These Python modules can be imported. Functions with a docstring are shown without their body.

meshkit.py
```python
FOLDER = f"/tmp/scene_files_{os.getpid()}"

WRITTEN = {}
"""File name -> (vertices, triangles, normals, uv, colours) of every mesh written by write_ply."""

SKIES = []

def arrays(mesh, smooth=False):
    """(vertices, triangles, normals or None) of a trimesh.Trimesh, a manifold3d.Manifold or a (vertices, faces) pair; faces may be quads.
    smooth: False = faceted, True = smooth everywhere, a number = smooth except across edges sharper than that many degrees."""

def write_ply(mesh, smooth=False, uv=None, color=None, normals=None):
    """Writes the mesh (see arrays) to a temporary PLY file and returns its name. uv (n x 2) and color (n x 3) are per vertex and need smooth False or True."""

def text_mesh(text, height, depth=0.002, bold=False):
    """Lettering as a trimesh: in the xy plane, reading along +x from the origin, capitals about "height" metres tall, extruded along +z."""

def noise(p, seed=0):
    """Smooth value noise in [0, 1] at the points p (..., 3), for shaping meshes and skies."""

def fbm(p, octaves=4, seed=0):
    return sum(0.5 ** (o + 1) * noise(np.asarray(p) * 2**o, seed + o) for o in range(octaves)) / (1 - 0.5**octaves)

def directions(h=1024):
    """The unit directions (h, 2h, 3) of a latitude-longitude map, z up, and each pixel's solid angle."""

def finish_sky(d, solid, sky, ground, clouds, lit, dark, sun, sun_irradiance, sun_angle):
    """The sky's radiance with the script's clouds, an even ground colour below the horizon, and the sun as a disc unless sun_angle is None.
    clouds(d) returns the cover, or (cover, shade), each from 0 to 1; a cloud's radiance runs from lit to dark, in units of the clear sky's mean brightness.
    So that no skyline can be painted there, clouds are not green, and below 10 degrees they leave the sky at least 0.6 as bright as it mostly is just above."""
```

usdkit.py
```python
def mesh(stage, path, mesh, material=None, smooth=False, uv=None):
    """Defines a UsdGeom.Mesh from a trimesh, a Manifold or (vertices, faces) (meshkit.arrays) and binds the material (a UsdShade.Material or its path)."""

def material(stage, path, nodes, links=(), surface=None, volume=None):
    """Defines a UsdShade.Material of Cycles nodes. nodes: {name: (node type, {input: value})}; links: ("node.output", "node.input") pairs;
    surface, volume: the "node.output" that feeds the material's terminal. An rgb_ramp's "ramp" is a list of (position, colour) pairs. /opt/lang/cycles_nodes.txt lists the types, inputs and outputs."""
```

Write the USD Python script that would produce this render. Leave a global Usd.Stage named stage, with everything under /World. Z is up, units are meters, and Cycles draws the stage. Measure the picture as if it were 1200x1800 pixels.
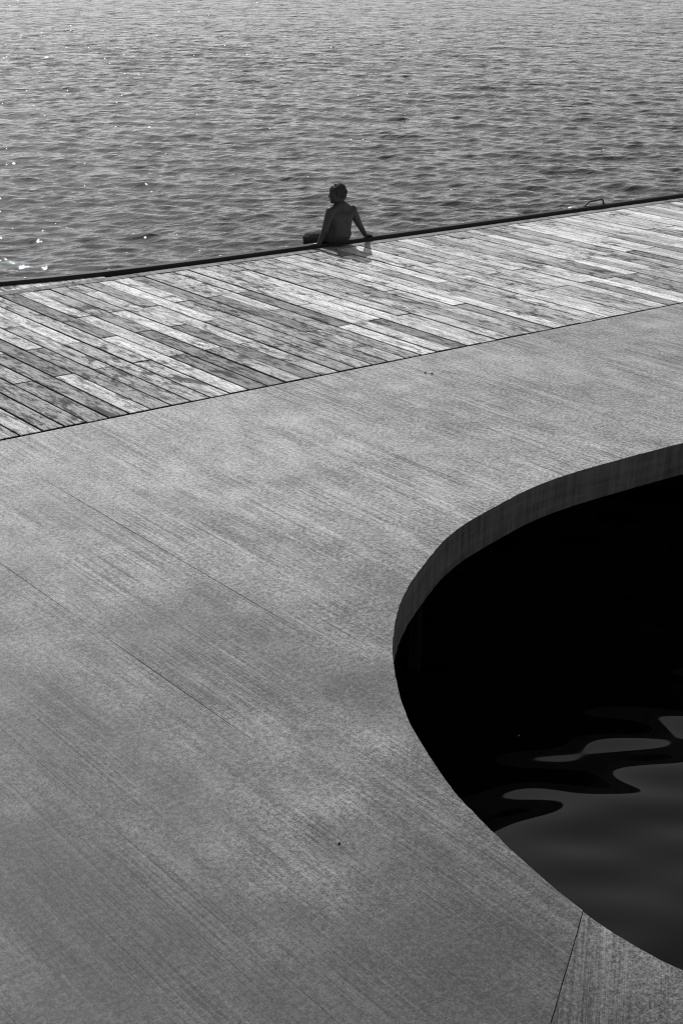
import math, random
import numpy as np
import trimesh, manifold3d, shapely
from shapely.geometry import Polygon, LineString, box as sbox
from shapely import affinity
import usdkit, meshkit
from pxr import Usd, UsdGeom, UsdLux, UsdShade, Gf, Sdf

stage = Usd.Stage.CreateInMemory()
UsdGeom.SetStageUpAxis(stage, UsdGeom.Tokens.z)
UsdGeom.SetStageMetersPerUnit(stage, 1.0)
world = UsdGeom.Xform.Define(stage, '/World')
stage.SetDefaultPrim(world.GetPrim())
UsdGeom.Scope.Define(stage, '/World/Looks')

# ------------------------------------------------------------------ camera
# world: x runs along the quay edge, y towards the open water, z = 0 is the deck
FOCAL_PX, PITCH, ROLL, YAW, CAM_H = 2625.63, 0.374466647, 0.0231663628, 0.683905694, 4.0
fwd = np.array([math.sin(YAW) * math.cos(PITCH), math.cos(YAW) * math.cos(PITCH), -math.sin(PITCH)])
rgt0 = np.array([math.cos(YAW), -math.sin(YAW), 0.0])
up0 = np.cross(rgt0, fwd)
rgt = math.cos(ROLL) * rgt0 + math.sin(ROLL) * up0
upv = -math.sin(ROLL) * rgt0 + math.cos(ROLL) * up0
cam = UsdGeom.Camera.Define(stage, '/World/Camera')
cam.AddTransformOp().Set(Gf.Matrix4d(*rgt, 0, *upv, 0, *(-fwd), 0, 0, 0, CAM_H, 1))
cam.CreateHorizontalApertureAttr(24.0)
cam.CreateVerticalApertureAttr(36.0)
cam.CreateFocalLengthAttr(FOCAL_PX / 1200 * 24.0)
cam.CreateClippingRangeAttr(Gf.Vec2f(0.1, 20000))
cam.CreateExposureAttr(0.42)

# ------------------------------------------------------------------ sky and sun (a black and white picture: neutral light)
SUN_AZ, SUN_EL = math.radians(16.0), math.radians(42.0)      # azimuth from +y towards +x
SUN_I, SUN_ANGLE, SKY_S = 0.55, 0.8, 0.078
sun_dir = np.array([math.sin(SUN_AZ) * math.cos(SUN_EL), math.cos(SUN_AZ) * math.cos(SUN_EL), math.sin(SUN_EL)])
sky_mat = usdkit.material(stage, '/World/Looks/sky', {
    'sky': ('sky_texture', {'sky_type': 'single_scattering', 'sun_disc': False, 'sun_elevation': SUN_EL, 'sun_rotation': SUN_AZ,
                            'altitude': 0.0, 'air_density': 1.0, 'aerosol_density': 1.2, 'ozone_density': 1.0}),
    'grey': ('rgb_to_bw', {}),
    'bg': ('background_shader', {'strength': SKY_S})},
    [('sky.color', 'grey.color'), ('grey.val', 'bg.color')], surface='bg.background')
dome = UsdLux.DomeLight.Define(stage, '/World/sky')
dome.CreateIntensityAttr(1.0)
UsdShade.MaterialBindingAPI.Apply(dome.GetPrim()).Bind(sky_mat)
dome.GetPrim().SetCustomDataByKey('kind', 'structure')
sun = UsdLux.DistantLight.Define(stage, '/World/sun')
sun.CreateIntensityAttr(SUN_I)
sun.CreateAngleAttr(SUN_ANGLE)
sun.CreateNormalizeAttr(True)
sun.CreateColorAttr(Gf.Vec3f(1.0, 1.0, 1.0))
sx = np.cross([0, 0, 1.0], sun_dir); sx /= np.linalg.norm(sx)
sy = np.cross(sun_dir, sx)
sun.AddTransformOp().Set(Gf.Matrix4d(*sx, 0, *sy, 0, *sun_dir, 0, 0, 0, 0, 1))

# ------------------------------------------------------------------ helpers
_names = {}
def numbered(parent, name):
    k = (parent, name); n = _names.get(k, 0); _names[k] = n + 1
    return f'{parent}/{name}' + (f'_{n:03d}' if n else '')

def path_of(parent):
    return '/World' if parent is None else str(parent.GetPath())

def obj(name, mesh, mat, parent=None, smooth=False):
    return usdkit.mesh(stage, numbered(path_of(parent), name), mesh, mat, smooth=smooth).GetPrim()

def xform(name, loc=(0, 0, 0), parent=None):
    x = UsdGeom.Xform.Define(stage, numbered(path_of(parent), name))
    x.AddTranslateOp().Set(Gf.Vec3d(*loc))
    return x.GetPrim()

def tag(o, label=None, category=None, group=None, kind=None):
    for k, v in (('label', label), ('category', category), ('group', group), ('kind', kind)):
        if v: o.SetCustomDataByKey(k, v)
    return o

class Graph:
    """A little builder for node graphs: every call adds a node and returns its output name."""
    def __init__(self): self.n, self.l, self.k = {}, [], 0
    def add(self, kind, out, **inp):
        self.k += 1; nm = f'n{self.k}'; vals = {}
        for a, v in inp.items():
            if isinstance(v, str) and '.' in v: self.l.append((v, f'{nm}.{a}'))
            else: vals[a] = v
        self.n[nm] = (kind, vals)
        return f'{nm}.{out}'
    def pos(self): return self.add('geometry', 'position')
    def map(self, v, scale=(1, 1, 1), rot=(0, 0, 0), loc=(0, 0, 0)):
        return self.add('mapping', 'vector', vector=v, scale=scale, rotation=rot, location=loc)
    def noise(self, v, scale=1.0, detail=2.0, rough=0.5, dist=0.0):
        return self.add('noise_texture', 'fac', vector=v, scale=scale, detail=detail, roughness=rough, distortion=dist)
    def m(self, op, a, b=0.0, c=0.0, clamp=False):
        return self.add('math', 'value', math_type=op, value1=a, value2=b, value3=c, use_clamp=clamp)
    def rng(self, v, a, b, c, d, kind='linear'):
        return self.add('map_range', 'result', range_type=kind, value=v, from_min=a, from_max=b, to_min=c, to_max=d, clamp=True)
    def grey(self, v): return self.add('combine_color', 'color', r=v, g=v, b=v)
    def bump(self, h, dist, strength=1.0, normal=None):
        kw = dict(height=h, distance=dist, strength=strength)
        if normal: kw['normal'] = normal
        return self.add('bump', 'normal', **kw)
    def done(self, name, surface):
        return usdkit.material(stage, f'/World/Looks/{name}', self.n, self.l, surface=surface)

def plain(name, v, rough=0.6, metallic=0.0, spec=0.5, mottle=0.25, scale=20.0):
    g = Graph(); p = g.pos()
    n = g.noise(g.map(p), scale, 4.0, 0.6)
    c = g.grey(g.m('multiply', g.rng(n, 0.3, 0.7, 1 - mottle, 1 + mottle), v))
    r = g.rng(n, 0.3, 0.7, max(0.02, rough - 0.08), rough + 0.08)
    return g.done(name, g.add('principled_bsdf', 'BSDF', base_color=c, roughness=r, metallic=metallic, specular_ior_level=spec))

# ------------------------------------------------------------------ materials
def length_of(g, v):
    x, y = g.add('separate_xyz', 'x', vector=v), g.add('separate_xyz', 'y', vector=v)
    return g.m('sqrt', g.m('add', g.m('multiply', x, x), g.m('multiply', y, y)))

def concrete_mat(name, angle, tone=0.30):
    g = Graph(); p = g.pos()
    q = g.map(p, rot=(0, 0, angle))                      # broom strokes along the mapped y
    fine = g.noise(g.map(q, (62, 0.7, 30)), 1.0, 2.0, 0.55)
    mid = g.noise(g.map(q, (24, 0.30, 9), loc=(3, 7, 1)), 1.0, 4.0, 0.7)
    wide = g.noise(g.map(q, (3.0, 0.5, 2), loc=(9, 1, 4)), 1.0, 4.0, 0.6)
    cloud = g.noise(g.map(p, loc=(2, 5, 3)), 0.75, 6.0, 0.62)
    blot = g.noise(g.map(q, (4.0, 2.4, 2), loc=(1, 2, 8)), 1.0, 6.0, 0.72)
    grit = g.noise(g.map(p), 95.0, 3.0, 0.9)
    grit2 = g.noise(g.map(p, loc=(5, 5, 5)), 34.0, 4.0, 0.8)
    strength = g.rng(g.noise(g.map(q, (1.3, 0.8, 1), loc=(4, 4, 4)), 1.0, 4.0, 0.6), 0.40, 0.62, 0.15, 1.3)
    v = g.m('multiply', g.rng(fine, 0.30, 0.70, -0.48, 0.42), strength)
    v = g.m('add', v, g.m('multiply', g.rng(mid, 0.30, 0.56, -0.52, 0.06), strength))
    v = g.m('add', v, g.rng(wide, 0.3, 0.7, -0.10, 0.10))
    v = g.m('add', v, g.rng(cloud, 0.3, 0.7, -0.24, 0.20))
    v = g.m('add', v, g.rng(blot, 0.3, 0.72, -0.40, 0.42))
    smear = g.noise(g.map(p, (2.2, 9.0, 2), (0, 0, 0.25), (3, 3, 3)), 1.0, 6.0, 0.75, 0.6)
    v = g.m('add', v, g.rng(smear, 0.58, 0.76, 0.0, 0.55))
    drag = g.noise(g.map(q, (16.0, 1.6, 5), loc=(6, 1, 7)), 1.0, 6.0, 0.78)
    v = g.m('add', v, g.rng(drag, 0.56, 0.74, 0.0, -0.50))
    v = g.m('add', v, g.rng(grit, 0.25, 0.75, -1.6, 1.6))
    v = g.m('add', v, g.rng(grit2, 0.25, 0.75, -1.25, 1.25))
    pits = g.noise(g.map(p, loc=(8, 3, 1)), 38.0, 1.0)
    v = g.m('add', v, g.rng(pits, 0.73, 0.78, 0.0, -0.6))
    v = g.m('multiply', g.m('add', v, 1.0), tone)
    v = g.m('maximum', v, 0.03)
    # a vignette painted into the tone: darker towards the near end, ragged rim
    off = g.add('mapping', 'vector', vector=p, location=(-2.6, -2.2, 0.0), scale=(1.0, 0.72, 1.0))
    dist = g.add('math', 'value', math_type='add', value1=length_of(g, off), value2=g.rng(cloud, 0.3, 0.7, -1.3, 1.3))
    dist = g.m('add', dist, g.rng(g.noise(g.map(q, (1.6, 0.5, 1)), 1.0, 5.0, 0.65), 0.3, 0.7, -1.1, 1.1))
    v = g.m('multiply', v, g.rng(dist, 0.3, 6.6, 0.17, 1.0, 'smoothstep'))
    # formed slab side: smooth, streaked top to bottom, its shade painted as darker tone
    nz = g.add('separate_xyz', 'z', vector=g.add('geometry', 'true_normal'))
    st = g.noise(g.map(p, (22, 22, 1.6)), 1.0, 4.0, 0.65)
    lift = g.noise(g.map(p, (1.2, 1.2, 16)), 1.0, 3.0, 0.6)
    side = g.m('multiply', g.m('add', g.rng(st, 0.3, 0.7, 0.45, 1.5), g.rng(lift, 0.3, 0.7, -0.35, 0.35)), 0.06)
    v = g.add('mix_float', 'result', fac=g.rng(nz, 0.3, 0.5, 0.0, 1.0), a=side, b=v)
    h = g.m('add', g.m('multiply', fine, g.m('multiply', strength, 1.0)), g.m('multiply', grit, 0.45))
    nrm = g.bump(h, 0.006, 0.8)
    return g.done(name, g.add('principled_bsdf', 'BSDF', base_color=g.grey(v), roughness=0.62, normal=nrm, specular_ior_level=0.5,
                              sheen_weight=0.0, sheen_roughness=0.5))

def wood_mat(name, tone, dirt):
    g = Graph(); p = g.pos()
    rnd = g.add('object_info', 'random')
    row = g.m('floor', g.m('multiply_add', g.add('separate_xyz', 'x', vector=p), 1 / 0.2116, 0.5 - 6.93 / 0.2116))     # every board has its own grain
    off = g.add('combine_xyz', 'vector', x=g.m('multiply', rnd, 37.0), y=g.m('multiply_add', row, 5.37, g.m('multiply', rnd, 91.0)), z=g.m('multiply', row, 3.71))
    q = g.add('mapping', 'vector', vector=p, location=off)
    grain = g.noise(g.map(q, (75, 2.2, 30)), 1.0, 4.0, 0.65, 0.3)
    long = g.noise(g.map(q, (16, 0.9, 8)), 1.0, 4.0, 0.6, 0.5)
    stain = g.noise(g.map(q, (20.0, 4.0, 8)), 1.0, 8.0, 0.80, 0.4)
    wide = g.noise(g.map(p, (0.9, 0.8, 1)), 1.0, 4.0, 0.6)
    knot = g.noise(g.map(q, (11, 5.0, 9), loc=(7, 7, 7)), 1.0, 2.0, 0.5)
    speck = g.noise(g.map(q, (120, 60, 60)), 1.0, 2.0, 0.8)
    v = g.m('add', g.rng(grain, 0.28, 0.72, -0.42, 0.42), g.rng(long, 0.3, 0.7, -0.22, 0.2))
    v = g.m('add', v, g.rng(speck, 0.25, 0.75, -0.8, 0.8))
    v = g.m('add', v, g.rng(g.add('object_info', 'random'), 0.0, 1.0, -0.1, 0.1))
    v = g.m('multiply', g.m('add', v, 1.0), tone)
    s = g.m('add', g.rng(stain, 0.47, 0.60, 0.0, 0.75), g.rng(knot, 0.66, 0.76, 0.0, 0.7, 'smoothstep'))
    west = g.rng(g.add('separate_xyz', 'x', vector=p), 6.0, 15.0, 0.1, -0.2)     # the western boards are the most weathered
    big = g.noise(g.map(q, (5.5, 2.6, 4), loc=(2, 8, 5)), 1.0, 5.0, 0.62, 0.3)
    fleck = g.noise(g.map(q, (46, 15, 20), loc=(5, 1, 2)), 1.0, 4.0, 0.7)
    s = g.m('add', s, g.rng(fleck, 0.56, 0.70, 0.0, 0.6))
    s = g.m('add', s, g.rng(big, 0.56, 0.72, 0.0, 1.1))
    s = g.m('multiply', s, g.m('add', g.rng(wide, 0.35, 0.65, 0.55, 1.4), west))
    s = g.m('minimum', g.m('multiply', s, dirt), 0.86)
    v = g.m('multiply', v, g.m('subtract', 1.0, s))
    v = g.m('multiply', v, g.rng(g.add('separate_xyz', 'x', vector=p), 5.0, 12.5, 0.80, 1.0))   # greyest in the west
    v = g.m('maximum', g.m('multiply', v, 1.08), 0.025)
    nz = g.add('separate_xyz', 'z', vector=g.add('geometry', 'true_normal'))   # sawn sides painted dark, standing for the shade in the gaps
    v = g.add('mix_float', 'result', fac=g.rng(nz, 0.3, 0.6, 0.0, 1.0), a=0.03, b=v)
    nrm = g.bump(grain, 0.004, 0.7)
    return g.done(name, g.add('principled_bsdf', 'BSDF', base_color=g.grey(v), roughness=g.rng(stain, 0.4, 0.65, 0.65, 0.8), normal=nrm, specular_ior_level=0.15))

M = {}
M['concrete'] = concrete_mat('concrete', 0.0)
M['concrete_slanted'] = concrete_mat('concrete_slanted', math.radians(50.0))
WOODS = [wood_mat('wood_bleached', 0.80, 0.8), wood_mat('wood_pale', 0.67, 1.0), wood_mat('wood_silver', 0.56, 1.05),
         wood_mat('wood_grey', 0.44, 1.15), wood_mat('wood_dark', 0.32, 1.2)]
M['edge_wood'] = wood_mat('wood_edge', 0.30, 0.7)
M['under'] = plain('dark_underframe', 0.02, 0.8)
M['face'] = plain('face_concrete', 0.2, 0.8)
M['rail'] = plain('black_steel', 0.008, 0.55, 0.0, 0.25, 0.3, 30)
M['bolt'] = plain('bolt_steel', 0.6, 0.16, 1.0, 0.5, 0.1, 60)
M['handle'] = plain('dull_steel', 0.02, 0.5, 0.0, 0.5, 0.3, 60)
M['skin'] = plain('skin', 0.022, 0.5, 0.0, 0.4, 0.08, 40)
M['hair'] = plain('hair', 0.010, 0.6, 0.0, 0.4, 0.5, 120)
M['cloth'] = plain('dark_cloth', 0.015, 0.8, 0.0, 0.3, 0.4, 30)
M['flake'] = plain('pale_flake', 0.3, 0.8)
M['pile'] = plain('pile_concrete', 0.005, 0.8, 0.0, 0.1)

def water_mat():
    g = Graph(); p = g.pos()
    sep = g.add('separate_xyz', 'y', vector=p)
    open_w = g.rng(sep, 14.5, 16.5, 0.0, 1.0)
    rot = (0, 0, 0.70)                                    # crests lie across the line of sight
    a = g.noise(g.map(p, (0.8, 1.7, 1), rot), 4.0, 2.0, 0.5)
    b = g.noise(g.map(p, (1.0, 1.5, 1), rot, (4, 4, 4)), 14.0, 2.0, 0.5)
    h = g.m('add', g.m('multiply', a, 1.0), g.m('multiply', b, 0.26))
    c = g.noise(g.map(p, (0.9, 1.3, 1), rot, (9, 2, 4)), 17.0, 1.0, 0.5)
    h = g.m('add', h, g.m('multiply', g.rng(c, 0.66, 0.82, 0.0, 1.0), 0.30))
    off_shore = g.rng(sep, 22.0, 60.0, 0.0, 1.0)                                    # rougher where the wind gets at it
    d = g.noise(g.map(p, (0.55, 1.0, 1), rot, (1, 7, 2)), 1.3, 3.0, 0.6, 0.2)
    h = g.m('add', h, g.m('multiply', d, g.m('multiply', off_shore, 11.0)))
    h = g.m('multiply', h, open_w)
    nrm = g.bump(h, 0.03, 1.0)
    return g.done('water', g.add('principled_bsdf', 'BSDF', base_color=(0.001, 0.001, 0.001), roughness=0.03, ior=1.34, specular_ior_level=0.5, normal=nrm))
M['water'] = water_mat()

# ------------------------------------------------------------------ water: one sheet, finely divided where it can be seen
WATER_Z = -1.45
POOL_WAVES = [(1.169, 0.4605, 0.0315, 9.9733), (0.0923, 0.7742, 0.0251, 11.4514), (0.685, 0.4243, 0.0213, -4.8591), (1.0966, 1.1666, 0.0232, 1.9571),
              (0.5468, 0.4225, 0.0103, 7.3651), (1.7163, 1.0488, 0.0285, -6.425), (1.4734, 0.6153, 0.0191, 0.7991), (0.8166, 0.6832, 0.0188, 9.0332)]   # gentle ripples: direction, length, steepness, phase
rng = np.random.default_rng(7)
VIEW_AZ = math.pi / 2 - YAW
def waves(X, Y, spacing):
    """Height of the open water: short wind waves that run roughly towards the quay."""
    h = np.zeros_like(X); r = np.random.default_rng(11)
    for i in range(110):
        lam = math.exp(r.normal(math.log(0.40), 0.48)) if i < 90 else math.exp(r.uniform(math.log(1.2), math.log(4.0)))
        ang = VIEW_AZ + r.normal(0, 0.52)
        amp = 0.0265 * lam / (2 * math.pi) * (1.0 if lam < 1.2 else 0.6)
        k = 2 * math.pi / lam; ph = r.uniform(0, 2 * math.pi)
        fade = np.clip((lam / spacing - 2.0) / 1.2, 0, 1)
        t = k * (math.cos(ang) * X + math.sin(ang) * Y) + ph
        h += fade * amp * (np.sin(t) + 0.22 * np.sin(2 * t + math.pi / 2))
    gust = 0.72 + 0.6 * meshkit.fbm(np.stack([X * 0.05, Y * 0.05, 0 * X], -1), 3, 5)
    return h * gust
def build_water():
    az = np.concatenate([np.linspace(-math.pi, -0.36, 40)[:-1], np.linspace(-0.36, 0.36, 360), np.linspace(0.36, math.pi, 40)[1:]]) + YAW
    r = [0.02, 0.7, 1.4]; d = 2.1
    while d < 140: r.append(d); d += 0.0031 * max(d, 7.0)
    while d < 9000: r.append(d); d *= 1.25
    r = np.array(r)
    A, R = np.meshgrid(az, r)
    X, Y = R * np.sin(A), R * np.cos(A)
    sp = 0.0031 * np.maximum(R, 7) + 10.0 * (np.abs(A - YAW) > 0.365) + 10.0 * (R > 160)
    mask = np.clip((Y - 13.5) / 2.5, 0, 1)
    Z = WATER_Z + mask * waves(X, Y, sp)
    for ang, lam, sl, ph in POOL_WAVES:
        k = 2 * math.pi / lam
        Z += (1 - mask) * sl / k * np.sin(k * (math.cos(ang) * X + math.sin(ang) * Y) + ph) * np.clip((16 - R) / 3, 0, 1) * (np.abs(A - YAW) < 0.365)
    V = np.stack([X, Y, Z], -1).reshape(-1, 3); n, m = X.shape
    i, j = np.meshgrid(np.arange(n - 1), np.arange(m - 1), indexing='ij'); a = (i * m + j).ravel()
    F = np.stack([a, a + m, a + m + 1, a + 1], 1)
    F = np.vstack([F[:, [0, 1, 2]], F[:, [0, 2, 3]]])
    tri = V[F]; up = np.cross(tri[:, 1] - tri[:, 0], tri[:, 2] - tri[:, 0])[:, 2]
    F[up < 0] = F[up < 0][:, ::-1]
    F = F[np.abs(up) > 1e-12]
    w = obj('water', (V, F), M['water'], smooth=True)
    tag(w, 'choppy dark harbour water beyond the quay and in the pool', kind='structure')
build_water()

# ------------------------------------------------------------------ concrete deck with the round pool opening
POOL = [(9.78,7.46),(9.51,7.47),(9.07,7.48),(8.71,7.49),(8.32,7.48),(8.01,7.45),(7.73,7.39),(7.39,7.3),(7.03,7.2),(6.67,7.05),(6.34,6.85),(5.99,6.63),
        (5.73,6.43),(5.53,6.24),(5.35,6.05),(5.22,5.9),(5.1,5.74),(4.94,5.51),(4.83,5.34),(4.75,5.18),(4.65,4.95),(4.54,4.69),(4.47,4.47),(4.41,4.2),
        (4.36,3.98),(4.33,3.77),(4.30,3.54),(4.295,3.41),(4.30,3.26),(4.31,3.13),(4.33,3.01),
        (4.6,2.4),(5.6,1.5),(7.5,.6),(10,.2),(12.5,.7),(14.5,2),(15,4),(14,6),(12,7.1)]
def smooth_ring(pts, step=0.06):
    P = np.array(pts + pts[:1]); t = np.r_[0, np.cumsum(np.linalg.norm(np.diff(P, axis=0), axis=1))]
    from scipy.interpolate import CubicSpline
    from scipy.ndimage import gaussian_filter1d
    s = np.arange(0, t[-1], step)
    Q = np.stack([np.interp(s, t, P[:, 0]), np.interp(s, t, P[:, 1])], 1)
    return gaussian_filter1d(Q, 2.2, axis=0, mode='wrap')
ring = smooth_ring(POOL)
r0 = np.random.default_rng(3)
nrm2 = np.stack([np.gradient(ring[:, 1]), -np.gradient(ring[:, 0])], 1); nrm2 /= np.linalg.norm(nrm2, axis=1)[:, None]
ring = ring + nrm2 * (r0.normal(0, 0.0012, len(ring)))[:, None]
pool = Polygon(ring)
SLAB_T = 0.29
JOINT_A, JOINT_D = np.array([4.30, 3.54]), np.array([-0.64, -0.42]) / np.hypot(0.64, 0.42)

def chamfered(poly, z0, z1, c=0.006):
    """A slab panel: the outline extruded, its top edge chamfered; no top or side plane shared with a neighbour."""
    out = []
    for g in getattr(poly, 'geoms', [poly]):
        if g.area < 1e-3: continue
        cs = manifold3d.CrossSection([np.array(r.coords)[:-1] for r in [g.exterior, *g.interiors]], manifold3d.FillRule.EvenOdd)
        low = manifold3d.Manifold.extrude(cs, z1 - z0 - c).translate([0, 0, z0])
        ins = g.buffer(-c, join_style=2)
        parts = []
        me = low.to_mesh(); parts.append(trimesh.Trimesh(me.vert_properties[:, :3], me.tri_verts, process=False))
        top = trimesh.creation.extrude_polygon(ins, c, engine='earcut') if ins.geom_type == 'Polygon' else None
        if top is not None:
            # bevel ring: pull the outline in by c at the top
            ext = np.array(g.exterior.coords)[:-1]
            if not g.exterior.is_ccw: ext = ext[::-1]
            e1 = ext - np.roll(ext, 1, 0); e2 = np.roll(ext, -1, 0) - ext
            n1 = np.stack([-e1[:, 1], e1[:, 0]], 1); n2 = np.stack([-e2[:, 1], e2[:, 0]], 1)
            n1 /= np.linalg.norm(n1, axis=1)[:, None] + 1e-12; n2 /= np.linalg.norm(n2, axis=1)[:, None] + 1e-12
            b = n1 + n2; b /= np.maximum((b * n1).sum(1), 0.5)[:, None] * np.maximum(np.linalg.norm(b, axis=1)[:, None], 1e-9) / np.maximum(np.linalg.norm(b, axis=1)[:, None], 1e-9)
            b = b / np.maximum(np.linalg.norm(b, axis=1)[:, None], 1e-9) * (1 / np.maximum((b / np.maximum(np.linalg.norm(b, axis=1)[:, None], 1e-9) * n1).sum(1), 0.5))[:, None]
            inn = ext + b * c
            n = len(ext); V = np.vstack([np.c_[ext, np.full(n, z1 - c)], np.c_[inn, np.full(n, z1)]])
            i = np.arange(n); j = (i + 1) % n
            F = np.vstack([np.c_[i, j, n + j], np.c_[i, n + j, n + i]])
            tv, tf = trimesh.creation.triangulate_polygon(Polygon(inn).buffer(0), engine='earcut')
            a = tv[tf]; cr = (a[:, 1, 0] - a[:, 0, 0]) * (a[:, 2, 1] - a[:, 0, 1]) - (a[:, 1, 1] - a[:, 0, 1]) * (a[:, 2, 0] - a[:, 0, 0])
            tf = tf.copy(); tf[cr < 0] = tf[cr < 0][:, ::-1]
            body = parts[0]
            nz = body.face_normals[:, 2] < 0.9
            parts[0] = trimesh.Trimesh(body.vertices, body.faces[nz], process=False)
            parts.append(trimesh.Trimesh(V, F, process=False))
            parts.append(trimesh.Trimesh(np.c_[tv, np.full(len(tv), z1)], tf, process=False))
        out.append(trimesh.util.concatenate(parts))
    return trimesh.util.concatenate(out) if out else None

Y_IN = 10.765                                             # where the concrete ends and the timber begins
deck = xform('concrete_deck')
tag(deck, 'broom finished grey concrete deck around the dark pool opening', kind='structure')
_jn = np.array([-JOINT_D[1], JOINT_D[0]]); _jt = np.arange(-0.02, 3.0, 0.02)
_jl = [JOINT_A + JOINT_D * t_ + _jn * 0.010 * (meshkit.fbm(np.array([t_ * 6.0, 0.3, 0.7]), 4, 6) - 0.5) for t_ in _jt]
second = Polygon([*_jl, JOINT_A + JOINT_D * 14, (JOINT_A + JOINT_D * 14) + np.array([0, -14]), (40, -14), (40, 1.0), (15.5, 1.0), (12.0, 3.0), (4.9, 3.7)])
main = sbox(-14, -8, 40, Y_IN).difference(pool).difference(second.buffer(0.0005))
def joint_gap(x, y):
    """Half width of the hairline between two strips: it opens and closes along its length."""
    w = meshkit.fbm(np.stack([np.full_like(y, x * 7.3), y * 0.55, 0 * y], -1), 4, 9)
    top, y0_, y1_ = {4: (0.0021, 5.4, 8.9), 5: (0.0023, 6.2, 9.9), 7: (0.0014, 7.0, 8.6)}.get(x, (0.0002, -8, 11))
    return 0.0001 + top * np.clip((w - 0.20) / 0.25, 0.15, 1) * np.clip((y - y0_) / 0.8, 0, 1) * np.clip((y1_ - y) / 0.6, 0, 1)
for x0 in range(-14, 40):
    ys_ = np.arange(-8, Y_IN + 0.049, 0.05); ys_[-1] = Y_IN
    wob = lambda x: 0.006 * (meshkit.fbm(np.stack([np.full_like(ys_, x * 3.1), ys_ * 0.9, 0 * ys_], -1), 3, 4) - 0.5)
    lo = np.c_[x0 + wob(x0) + joint_gap(x0, ys_), ys_]; hi = np.c_[x0 + 1 + wob(x0 + 1) - joint_gap(x0 + 1, ys_), ys_]
    strip = main.intersection(Polygon(np.vstack([lo, hi[::-1]])))
    m = chamfered(strip, -SLAB_T, 0.0, 0.0008)
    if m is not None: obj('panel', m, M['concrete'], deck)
sec = sbox(-14, -8, 40, 8).intersection(second).difference(pool).buffer(-0.001)
m = chamfered(sec, -SLAB_T, -0.003, 0.003)
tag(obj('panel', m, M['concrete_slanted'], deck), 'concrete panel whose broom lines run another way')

# ------------------------------------------------------------------ timber deck: single boards, half bond
PITCH_X, X0 = 0.2116, 6.93
wood = xform('timber_deck')
tag(wood, 'weathered timber boardwalk of staggered grey planks along the water', kind='structure')
Y_OUT = 15.375
ry = random.Random(5)
def board(x0, x1, y0, y1, z1, z0=-0.05, c=0.004):
    v = [(x0, y0, z0), (x1, y0, z0), (x1, y1, z0), (x0, y1, z0), (x0, y0, z1 - c), (x1, y0, z1 - c), (x1, y1, z1 - c), (x0, y1, z1 - c),
         (x0 + c, y0 + c, z1), (x1 - c, y0 + c, z1), (x1 - c, y1 - c, z1), (x0 + c, y1 - c, z1)]
    f = [(0, 3, 2, 1)] + [(a, (a + 1) % 4, (a + 1) % 4 + 4, a + 4) for a in range(4)] + [(a + 4, (a + 1) % 4 + 4, (a + 1) % 4 + 8, a + 8) for a in range(4)] + [(8, 9, 10, 11)]
    return (np.array(v), np.array(f))
far = []
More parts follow.
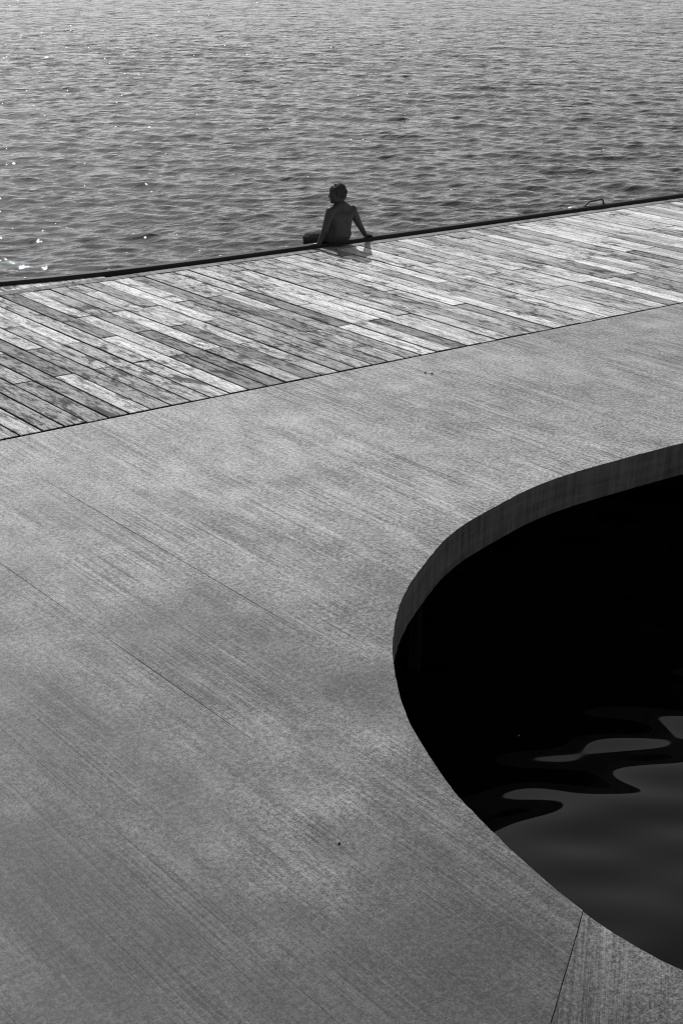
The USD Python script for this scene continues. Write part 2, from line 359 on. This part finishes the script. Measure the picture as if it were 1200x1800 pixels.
for k in range(-40, 120):
    xc = X0 + k * PITCH_X + 0.0
    cuts = [14.02, 12.16] if k % 2 == 0 else [13.13, 14.98] if ry.random() < 0.55 else [13.13]
    edges = [Y_IN + 0.030] + sorted(cuts) + [Y_OUT + (0.0)]
    for a, b in zip(edges[:-1], edges[1:]):
        ga, gb = ry.uniform(0.006, 0.014), ry.uniform(0.006, 0.014)
        e0, e1 = ry.uniform(0.005, 0.010), ry.uniform(0.005, 0.010)
        z = ry.uniform(-0.003, 0.004)
        skew = ry.uniform(-0.0015, 0.0015)
        msh = board(xc - PITCH_X / 2 + ga, xc + PITCH_X / 2 - gb, a + e0, b - e1, z)
        msh[0][msh[0][:, 1] > (a + b) / 2, 0] += skew
        w = ry.choices(WOODS, (5, 7, 6, 4, 2.2))[0]
        if 4.6 < xc < 20.2:
            obj('plank', msh, w, wood)
        elif -1.5 < xc < 32:
            far.append((msh[0], np.vstack([msh[1][:, [0, 1, 2]], msh[1][:, [0, 2, 3]]])))
tag(obj('far_planks', trimesh.util.concatenate([trimesh.Trimesh(v, f, process=False) for v, f in far]), WOODS[2], wood), kind='stuff')

RAIL = np.array([(-2, 19.5), (2.0, 17.9), (4.5, 16.78), (6.0, 16.27), (7.0, 15.98), (7.68, 15.81), (8.3, 15.70), (8.9, 15.63), (9.6, 15.58), (10.6, 15.55), (12, 15.545), (16, 15.56), (20, 15.60), (33, 15.62)])
def rail_y(x): return np.interp(x, RAIL[:, 0], RAIL[:, 1])
xs = np.arange(-1.5, 32.01, 0.5)
# the frame under the planks
und = Polygon([(-1.5, Y_IN + 0.012), (32, Y_IN + 0.012), *[(x, rail_y(x) - 0.004) for x in xs[::-1]]])
obj('deck_frame', trimesh.creation.extrude_polygon(und, 0.15, engine='earcut').apply_translation([0, 0, -0.30]), M['under'], wood)
# grey edge board along the plank ends, in lengths
for i, x in enumerate(np.arange(-1.5, 32, 3.6)):
    msh = board(x + 0.003, x + 3.6 - 0.003, Y_OUT + 0.008, 15.535, 0.004 + 0.001 * (i % 2))
    obj('edge_board', msh, M['edge_wood'], wood)
# pale short boards between the edge board and the rail where the quay bends outwards
x = 8.95
i = 0
while x > 4.4:
    wd = [0.33, 0.41, 0.36, 0.30][i % 4]
    ys = [rail_y(x) - 0.006, rail_y(x - wd) - 0.006]
    v, f = board(x - wd + 0.004, x - 0.004, 15.541, 16.0, 0.002)
    hi = v[:, 1] > 15.8
    v[hi, 1] = np.where(v[hi, 0] > x - wd / 2, ys[0], ys[1])
    if ys[1] > 15.57: obj('plank', (v, f), WOODS[i % 2], wood)
    x -= wd; i += 1

# ------------------------------------------------------------------ black edge rail with bolts
RAIL_H, RAIL_W = 0.052, 0.12
rail = xform('edge_rail')
tag(rail, 'low black steel edge rail with bright bolts between timber deck and harbour', 'rail')
prof = [(0, -0.32), (0, RAIL_H - 0.012), (0.004, RAIL_H - 0.004), (0.012, RAIL_H), (RAIL_W - 0.012, RAIL_H), (RAIL_W - 0.004, RAIL_H - 0.004), (RAIL_W, RAIL_H - 0.012), (RAIL_W, -0.32)]
xr = np.arange(-1.5, 32.01, 0.12)
V = np.array([[(x, rail_y(x) + py, pz) for py, pz in prof] for x in xr]).reshape(-1, 3)
F = []
n = len(prof)
for a in range(len(xr) - 1):
    for b in range(n - 1):
        F.append((a * n + b, a * n + b + 1, (a + 1) * n + b + 1, (a + 1) * n + b))
obj('beam', (V, np.array(F)), M['rail'], rail, smooth=40)
bolt_prof = np.array([(0.0, 0.011), (0.008, 0.0105), (0.014, 0.0085), (0.018, 0.005), (0.019, 0.0), (0.026, 0.0), (0.026, -0.004)])[::-1]
bolt_mesh = trimesh.creation.revolve(bolt_prof, sections=14)
for bx in list(np.arange(6.96, 20.4, 0.528)):
    b = bolt_mesh.copy(); b.apply_translation([bx, rail_y(bx) + 0.065 + ry.uniform(-0.008, 0.008), RAIL_H + 0.003])
    obj('bolt', b, M['bolt'], rail, smooth=50)

# ------------------------------------------------------------------ grab handle on the rail
def tube(points, radius, sections=10, cap=True):
    P = np.array(points, float); T = np.gradient(P, axis=0); T /= np.linalg.norm(T, axis=1)[:, None]
    up = np.array([0.1, 1.0, 0.05]); V = []
    rad = np.broadcast_to(radius, len(P))
    for p_, t_, r_ in zip(P, T, rad):
        a = np.cross(t_, up); a /= np.linalg.norm(a); b = np.cross(t_, a)
        th = np.linspace(0, 2 * math.pi, sections, endpoint=False)
        V.append(p_ + r_ * (np.cos(th)[:, None] * a + np.sin(th)[:, None] * b))
    V = np.vstack(V); F = []
    for i in range(len(P) - 1):
        for j in range(sections):
            k = (j + 1) % sections
            F.append((i * sections + j, i * sections + k, (i + 1) * sections + k, (i + 1) * sections + j))
    F = np.array(F); F = np.vstack([F[:, [0, 1, 2]], F[:, [0, 2, 3]]])
    c0, c1 = len(V), len(V) + 1; V = np.vstack([V, P[0], P[-1]])
    e = [(c0, (j + 1) % sections, j) for j in range(sections)] + [(c1, (len(P) - 1) * sections + j, (len(P) - 1) * sections + (j + 1) % sections) for j in range(sections)]
    m_ = trimesh.Trimesh(V, np.vstack([F, np.array(e)]), process=False)
    m_.fix_normals()
    return m_
def arc_path(corners, r=0.03, n=6):
    C = np.array(corners, float); out = [C[0]]
    for i in range(1, len(C) - 1):
        a = C[i] + (C[i - 1] - C[i]) / np.linalg.norm(C[i - 1] - C[i]) * r
        b = C[i] + (C[i + 1] - C[i]) / np.linalg.norm(C[i + 1] - C[i]) * r
        for t in np.linspace(0, 1, n): out.append((1 - t) ** 2 * a + 2 * t * (1 - t) * C[i] + t * t * b)
    return np.array(out + [C[-1]])
HX, HY = 17.47, rail_y(17.8) + 0.07
hd = xform('grab_handle', (HX, HY, RAIL_H))
tag(hd, 'dark steel ladder grab handle bent as a loop on the edge rail', 'handle')
obj('loop', tube(arc_path([(-0.02, 0, 0.0), (0.05, 0.0, 0.062), (0.37, 0.0, 0.078), (0.40, 0, 0.0)], 0.035), 0.013), M['handle'], hd, smooth=True)
for fx in (-0.02, 0.40):
    f_ = trimesh.creation.cylinder(0.030, 0.012, sections=16); f_.apply_translation([fx, 0, 0.006])
    obj('foot', f_, M['handle'], hd, smooth=40)
lens = trimesh.creation.revolve(np.array([(0.0, 0.020), (0.03, 0.018), (0.055, 0.012), (0.07, 0.002), (0.072, -0.004)])[::-1], sections=24)
lens.apply_translation([-0.30, 0.0, 0.004])
tag(obj('end_plate', lens, M['bolt'], hd, smooth=True), 'small bright dished steel plate beside the handle')

# ------------------------------------------------------------------ pile under the slab
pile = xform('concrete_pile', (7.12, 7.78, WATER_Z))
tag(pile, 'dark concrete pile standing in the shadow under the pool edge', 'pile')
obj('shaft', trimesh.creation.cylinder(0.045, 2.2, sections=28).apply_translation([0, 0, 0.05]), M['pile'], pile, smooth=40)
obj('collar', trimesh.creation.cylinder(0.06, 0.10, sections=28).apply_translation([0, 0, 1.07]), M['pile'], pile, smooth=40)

# ------------------------------------------------------------------ small things lying about
def flake(rad, thick, seed):
    t_ = trimesh.creation.icosphere(2, 1.0); r_ = np.random.default_rng(seed)
    n_ = meshkit.fbm(t_.vertices * 1.4 + seed * 3.3, 3, seed)[:, None]
    t_.vertices = t_.vertices * (0.6 + 0.8 * n_) * [rad, rad * r_.uniform(0.5, 0.8), thick]
    return t_
for i, (fx, fy, lb) in enumerate([(7.6, 5.63, 'tiny pale flake afloat between two bright sky reflections at right'),
                                  (6.63, 5.57, 'tiny pale flake afloat on the broad grey sky reflection'),
                                  (7.03, 6.53, 'tiny pale flake afloat far out on the black part of the pool')]):
    f_ = flake(0.009, 0.003, 20 + i).apply_translation([fx, fy, WATER_Z + 0.004])
    tag(obj('floating_flake', f_, M['flake'], smooth=True), lb, 'flake', 'flakes floating in the pool')
for (fx, fy, rr, sd, lb) in [(3.767, 4.582, 0.008, 3, 'small dark pebble alone on the near concrete left of the pool'),
                             (9.371, 10.271, 0.012, 4, 'dark scrap on far concrete, left one of two by the timber'),
                             (9.413, 10.219, 0.012, 5, 'dark scrap on far concrete, right one of two by the timber')]:
    tag(obj('pebble', flake(rr, rr * 0.6, sd).apply_translation([fx, fy, rr * 0.4]), M['under'], smooth=True), lb, 'pebble')

# ------------------------------------------------------------------ the person on the edge
def chain_mesh(bones, edge=0.012, it=8):
    parts = []
    for a, ra, b, rb in bones:
        s1 = manifold3d.Manifold.sphere(ra, 20).translate(list(a)); s2 = manifold3d.Manifold.sphere(rb, 20).translate(list(b))
        parts.append(manifold3d.Manifold.batch_hull([s1, s2]))
    return parts
def hull_of(spheres):
    return manifold3d.Manifold.batch_hull([manifold3d.Manifold.sphere(r, 20).translate(list(c)) for c, r in spheres])
def finish(parts, edge=0.014, it=10):
    u = manifold3d.Manifold.batch_boolean(parts, manifold3d.OpType.Add).refine_to_length(edge)
    me = u.to_mesh(); t = trimesh.Trimesh(me.vert_properties[:, :3], me.tri_verts)
    trimesh.smoothing.filter_taubin(t, iterations=it)
    return t
PX, PY = 12.45, 15.55
person = xform('person', (PX, PY, 0.0))
tag(person, 'bare backed person in dark shorts sitting on the quay edge, head turned left', 'person')
L = lambda x, y, z: np.array([x - PX, y - PY, z])
hipL, hipR = L(12.34, 15.55, 0.145), L(12.61, 15.55, 0.145)
pel = L(12.475, 15.52, 0.15)
waist = L(12.455, 15.46, 0.27)
chest = L(12.435, 15.43, 0.40)
shL, shR = L(12.250, 15.405, 0.500), L(12.620, 15.405, 0.490)
neck0, neck1 = L(12.43, 15.42, 0.545), L(12.415, 15.445, 0.61)
head = L(12.400, 15.450, 0.700)
body = []
body += [hull_of([(pel + [-0.11, 0, 0], 0.095), (pel + [0.105, 0, 0], 0.095), (waist + [-0.095, 0, 0], 0.082), (waist + [0.095, 0, 0], 0.082)])]
body += [hull_of([(waist + [-0.095, 0, 0], 0.082), (waist + [0.095, 0, 0], 0.082), (chest + [-0.115, 0, 0.02], 0.09), (chest + [0.115, 0, 0.02], 0.09)])]
body += [hull_of([(chest + [-0.115, 0, 0.02], 0.09), (chest + [0.115, 0, 0.02], 0.09), (shL + [0.035, 0.01, -0.025], 0.055), (shR + [-0.035, 0.01, -0.025], 0.055)])]
body += [hull_of([(shL + [0.03, 0.005, -0.01], 0.048), (shR + [-0.03, 0.005, -0.01], 0.048), (neck0 + [0, 0, 0.0], 0.062)])]
body += chain_mesh([(neck0, 0.080, neck1, 0.066)])
body += chain_mesh([(neck0 + [-0.02, -0.01, 0.03], 0.058, shL + [0.04, 0, 0.012], 0.046), (neck0 + [0.02, -0.01, 0.03], 0.058, shR + [-0.04, 0, 0.012], 0.046)])
# shoulder blades
body += chain_mesh([(chest + [-0.075, -0.055, 0.045], 0.035, chest + [-0.07, -0.055, -0.05], 0.03), (chest + [0.075, -0.055, 0.045], 0.035, chest + [0.07, -0.055, -0.05], 0.03)])
elL, wrL = L(12.155, 15.395, 0.265), L(12.125, 15.470, 0.085)
elR, wrR = L(12.795, 15.470, 0.275), L(13.000, 15.585, 0.095)
body += chain_mesh([(shL, 0.063, elL, 0.045), (elL, 0.043, wrL, 0.031), (shR, 0.063, elR, 0.045), (elR, 0.043, wrR, 0.031)])
# legs over the edge
kL, kR = L(12.30, 15.96, 0.045), L(12.66, 15.98, 0.055)
aL, aR = L(12.31, 16.02, -0.36), L(12.67, 16.04, -0.35)
body += chain_mesh([(hipL, 0.088, kL, 0.058), (hipR, 0.088, kR, 0.058), (kL, 0.056, aL, 0.036), (kR, 0.056, aR, 0.036),
                    (aL, 0.036, aL + [0, 0.10, -0.06], 0.03), (aL + [0, 0.10, -0.06], 0.03, aL + [0, 0.17, -0.08], 0.02), (aR, 0.036, aR + [0, 0.10, -0.06], 0.03), (aR + [0, 0.10, -0.06], 0.03, aR + [0, 0.17, -0.08], 0.02)])
# head, turned to the left: its own axes
hf = np.array([-0.80, 0.58, -0.10]); hf /= np.linalg.norm(hf)
hr = np.cross(hf, [0, 0, 1]); hr /= np.linalg.norm(hr); hu = np.cross(hr, hf)
HS = 1.13
H = lambda f, r, u: head + HS * (f * hf + r * hr + u * hu)
body += [hull_of([(H(-0.022, 0, 0.028), 0.086), (H(0.022, 0, 0.030), 0.079), (H(0.045, 0, -0.01), 0.054), (H(0.058, 0, -0.072), 0.030), (H(0.03, 0.025, -0.06), 0.034), (H(0.03, -0.025, -0.06), 0.034), (H(-0.03, 0, -0.03), 0.068)])]
body += chain_mesh([(H(0.088, 0, 0.012), 0.009, H(0.099, 0, -0.018), 0.010), (H(0.085, 0, -0.048), 0.011, H(0.083, 0, -0.050), 0.012), (H(0.078, 0, -0.078), 0.015, H(0.070, 0, -0.080), 0.015),
                    (H(0.083, 0.022, 0.022), 0.010, H(0.083, -0.022, 0.022), 0.010), (neck1, 0.064, H(-0.015, 0, -0.05), 0.06)])
for s in (-1, 1):
    body += chain_mesh([(H(-0.008, s * 0.074, 0.012), 0.013, H(-0.002, s * 0.072, -0.022), 0.010)])
def hand(w, out, side, thumb):
    out = np.array(out, float); out /= np.linalg.norm(out)
    side = np.array(side, float); side -= out * (side @ out); side /= np.linalg.norm(side)
    b = []
    kn = [w + out * 0.082 + side * o for o in (-0.027, -0.009, 0.009, 0.027)]
    b.append(hull_of([(w, 0.022), (kn[0], 0.013), (kn[3], 0.013), (kn[1], 0.013), (w + out * 0.03 - side * 0.025, 0.013), (w + out * 0.03 + side * 0.025, 0.013)]))
    dn = np.array([0, 0, -1.0])
    for k_, ln, sp in zip(kn, (0.058, 0.068, 0.065, 0.05), (-0.18, -0.06, 0.06, 0.18)):
        d1 = out + side * sp; d1 /= np.linalg.norm(d1)
        j = k_ + d1 * ln * 0.5 + dn * 0.006; e = j + (d1 * 0.9 + dn * 0.4) * ln * 0.5
        b += chain_mesh([(k_, 0.0105, j, 0.0095), (j, 0.0095, e, 0.008)])
    t0 = w + out * 0.025 + side * thumb * 0.02; t1 = t0 + (out * 0.6 + side * thumb * 0.8) * 0.04; t2 = t1 + (out * 0.9 + side * thumb * 0.3) * 0.03 + dn * 0.006
    b += chain_mesh([(t0, 0.014, t1, 0.011), (t1, 0.011, t2, 0.009)])
    return b
body += hand(wrL + [0, 0, -0.01], (-0.35, 0.75, -0.16), (1, 0.4, 0), 1)
body += hand(wrR + [0, 0, -0.01], (0.93, 0.25, -0.12), (-0.2, 1, 0), 1)
obj('body', finish(body, 0.009, 9), M['skin'], person, smooth=True)
# hair: many short tufts over the skull
rh = np.random.default_rng(4); tufts = []
tufts.append(hull_of([(H(-0.026, 0, 0.036), 0.098), (H(0.016, 0, 0.052), 0.083), (H(-0.042, 0, -0.005), 0.078)]))
for i in range(260):
    d = rh.normal(size=3); d /= np.linalg.norm(d)
    f_, r_, u_ = d
    if u_ < -0.55 or (f_ > 0.40 and u_ < 0.35): continue
    c_ = H(-0.018 + f_ * 0.080, r_ * 0.070, 0.036 + u_ * 0.078)
    out_ = d[0] * hf + d[1] * hr + d[2] * hu + rh.normal(0, 0.45, 3)
    tip = c_ + out_ / np.linalg.norm(out_) * rh.uniform(0.012, 0.024)
    tufts += chain_mesh([(c_, rh.uniform(0.016, 0.022), tip, rh.uniform(0.009, 0.013))])
u = manifold3d.Manifold.batch_boolean(tufts, manifold3d.OpType.Add); me = u.to_mesh()
obj('hair', trimesh.Trimesh(me.vert_properties[:, :3], me.tri_verts), M['hair'], person, smooth=40)
# shorts: a looser shell over hips and thighs
sh = [hull_of([(pel + [-0.088, 0, -0.03], 0.094), (pel + [0.088, 0, -0.03], 0.094), (pel + [-0.088, 0.02, 0.0], 0.09), (pel + [0.088, 0.02, 0.0], 0.09)])]
for hp, kn_ in ((hipL, kL), (hipR, kR)):
    mid_ = hp + (kn_ - hp) * 0.93
    sh += chain_mesh([(hp, 0.097, mid_, 0.083)])
shorts = manifold3d.Manifold.batch_boolean(sh, manifold3d.OpType.Add).refine_to_length(0.014)
me = shorts.to_mesh(); t = trimesh.Trimesh(me.vert_properties[:, :3], me.tri_verts); trimesh.smoothing.filter_taubin(t, iterations=6)
nz = (meshkit.fbm(t.vertices * [28, 12, 28], 3, 2) - 0.5)[:, None] * 0.016
t.vertices = t.vertices + t.vertex_normals * nz
t.vertices[:, 2] = np.maximum(t.vertices[:, 2], np.where(t.vertices[:, 1] < 0.13, 0.060, -9.0))
obj('shorts', t, M['cloth'], person, smooth=True)
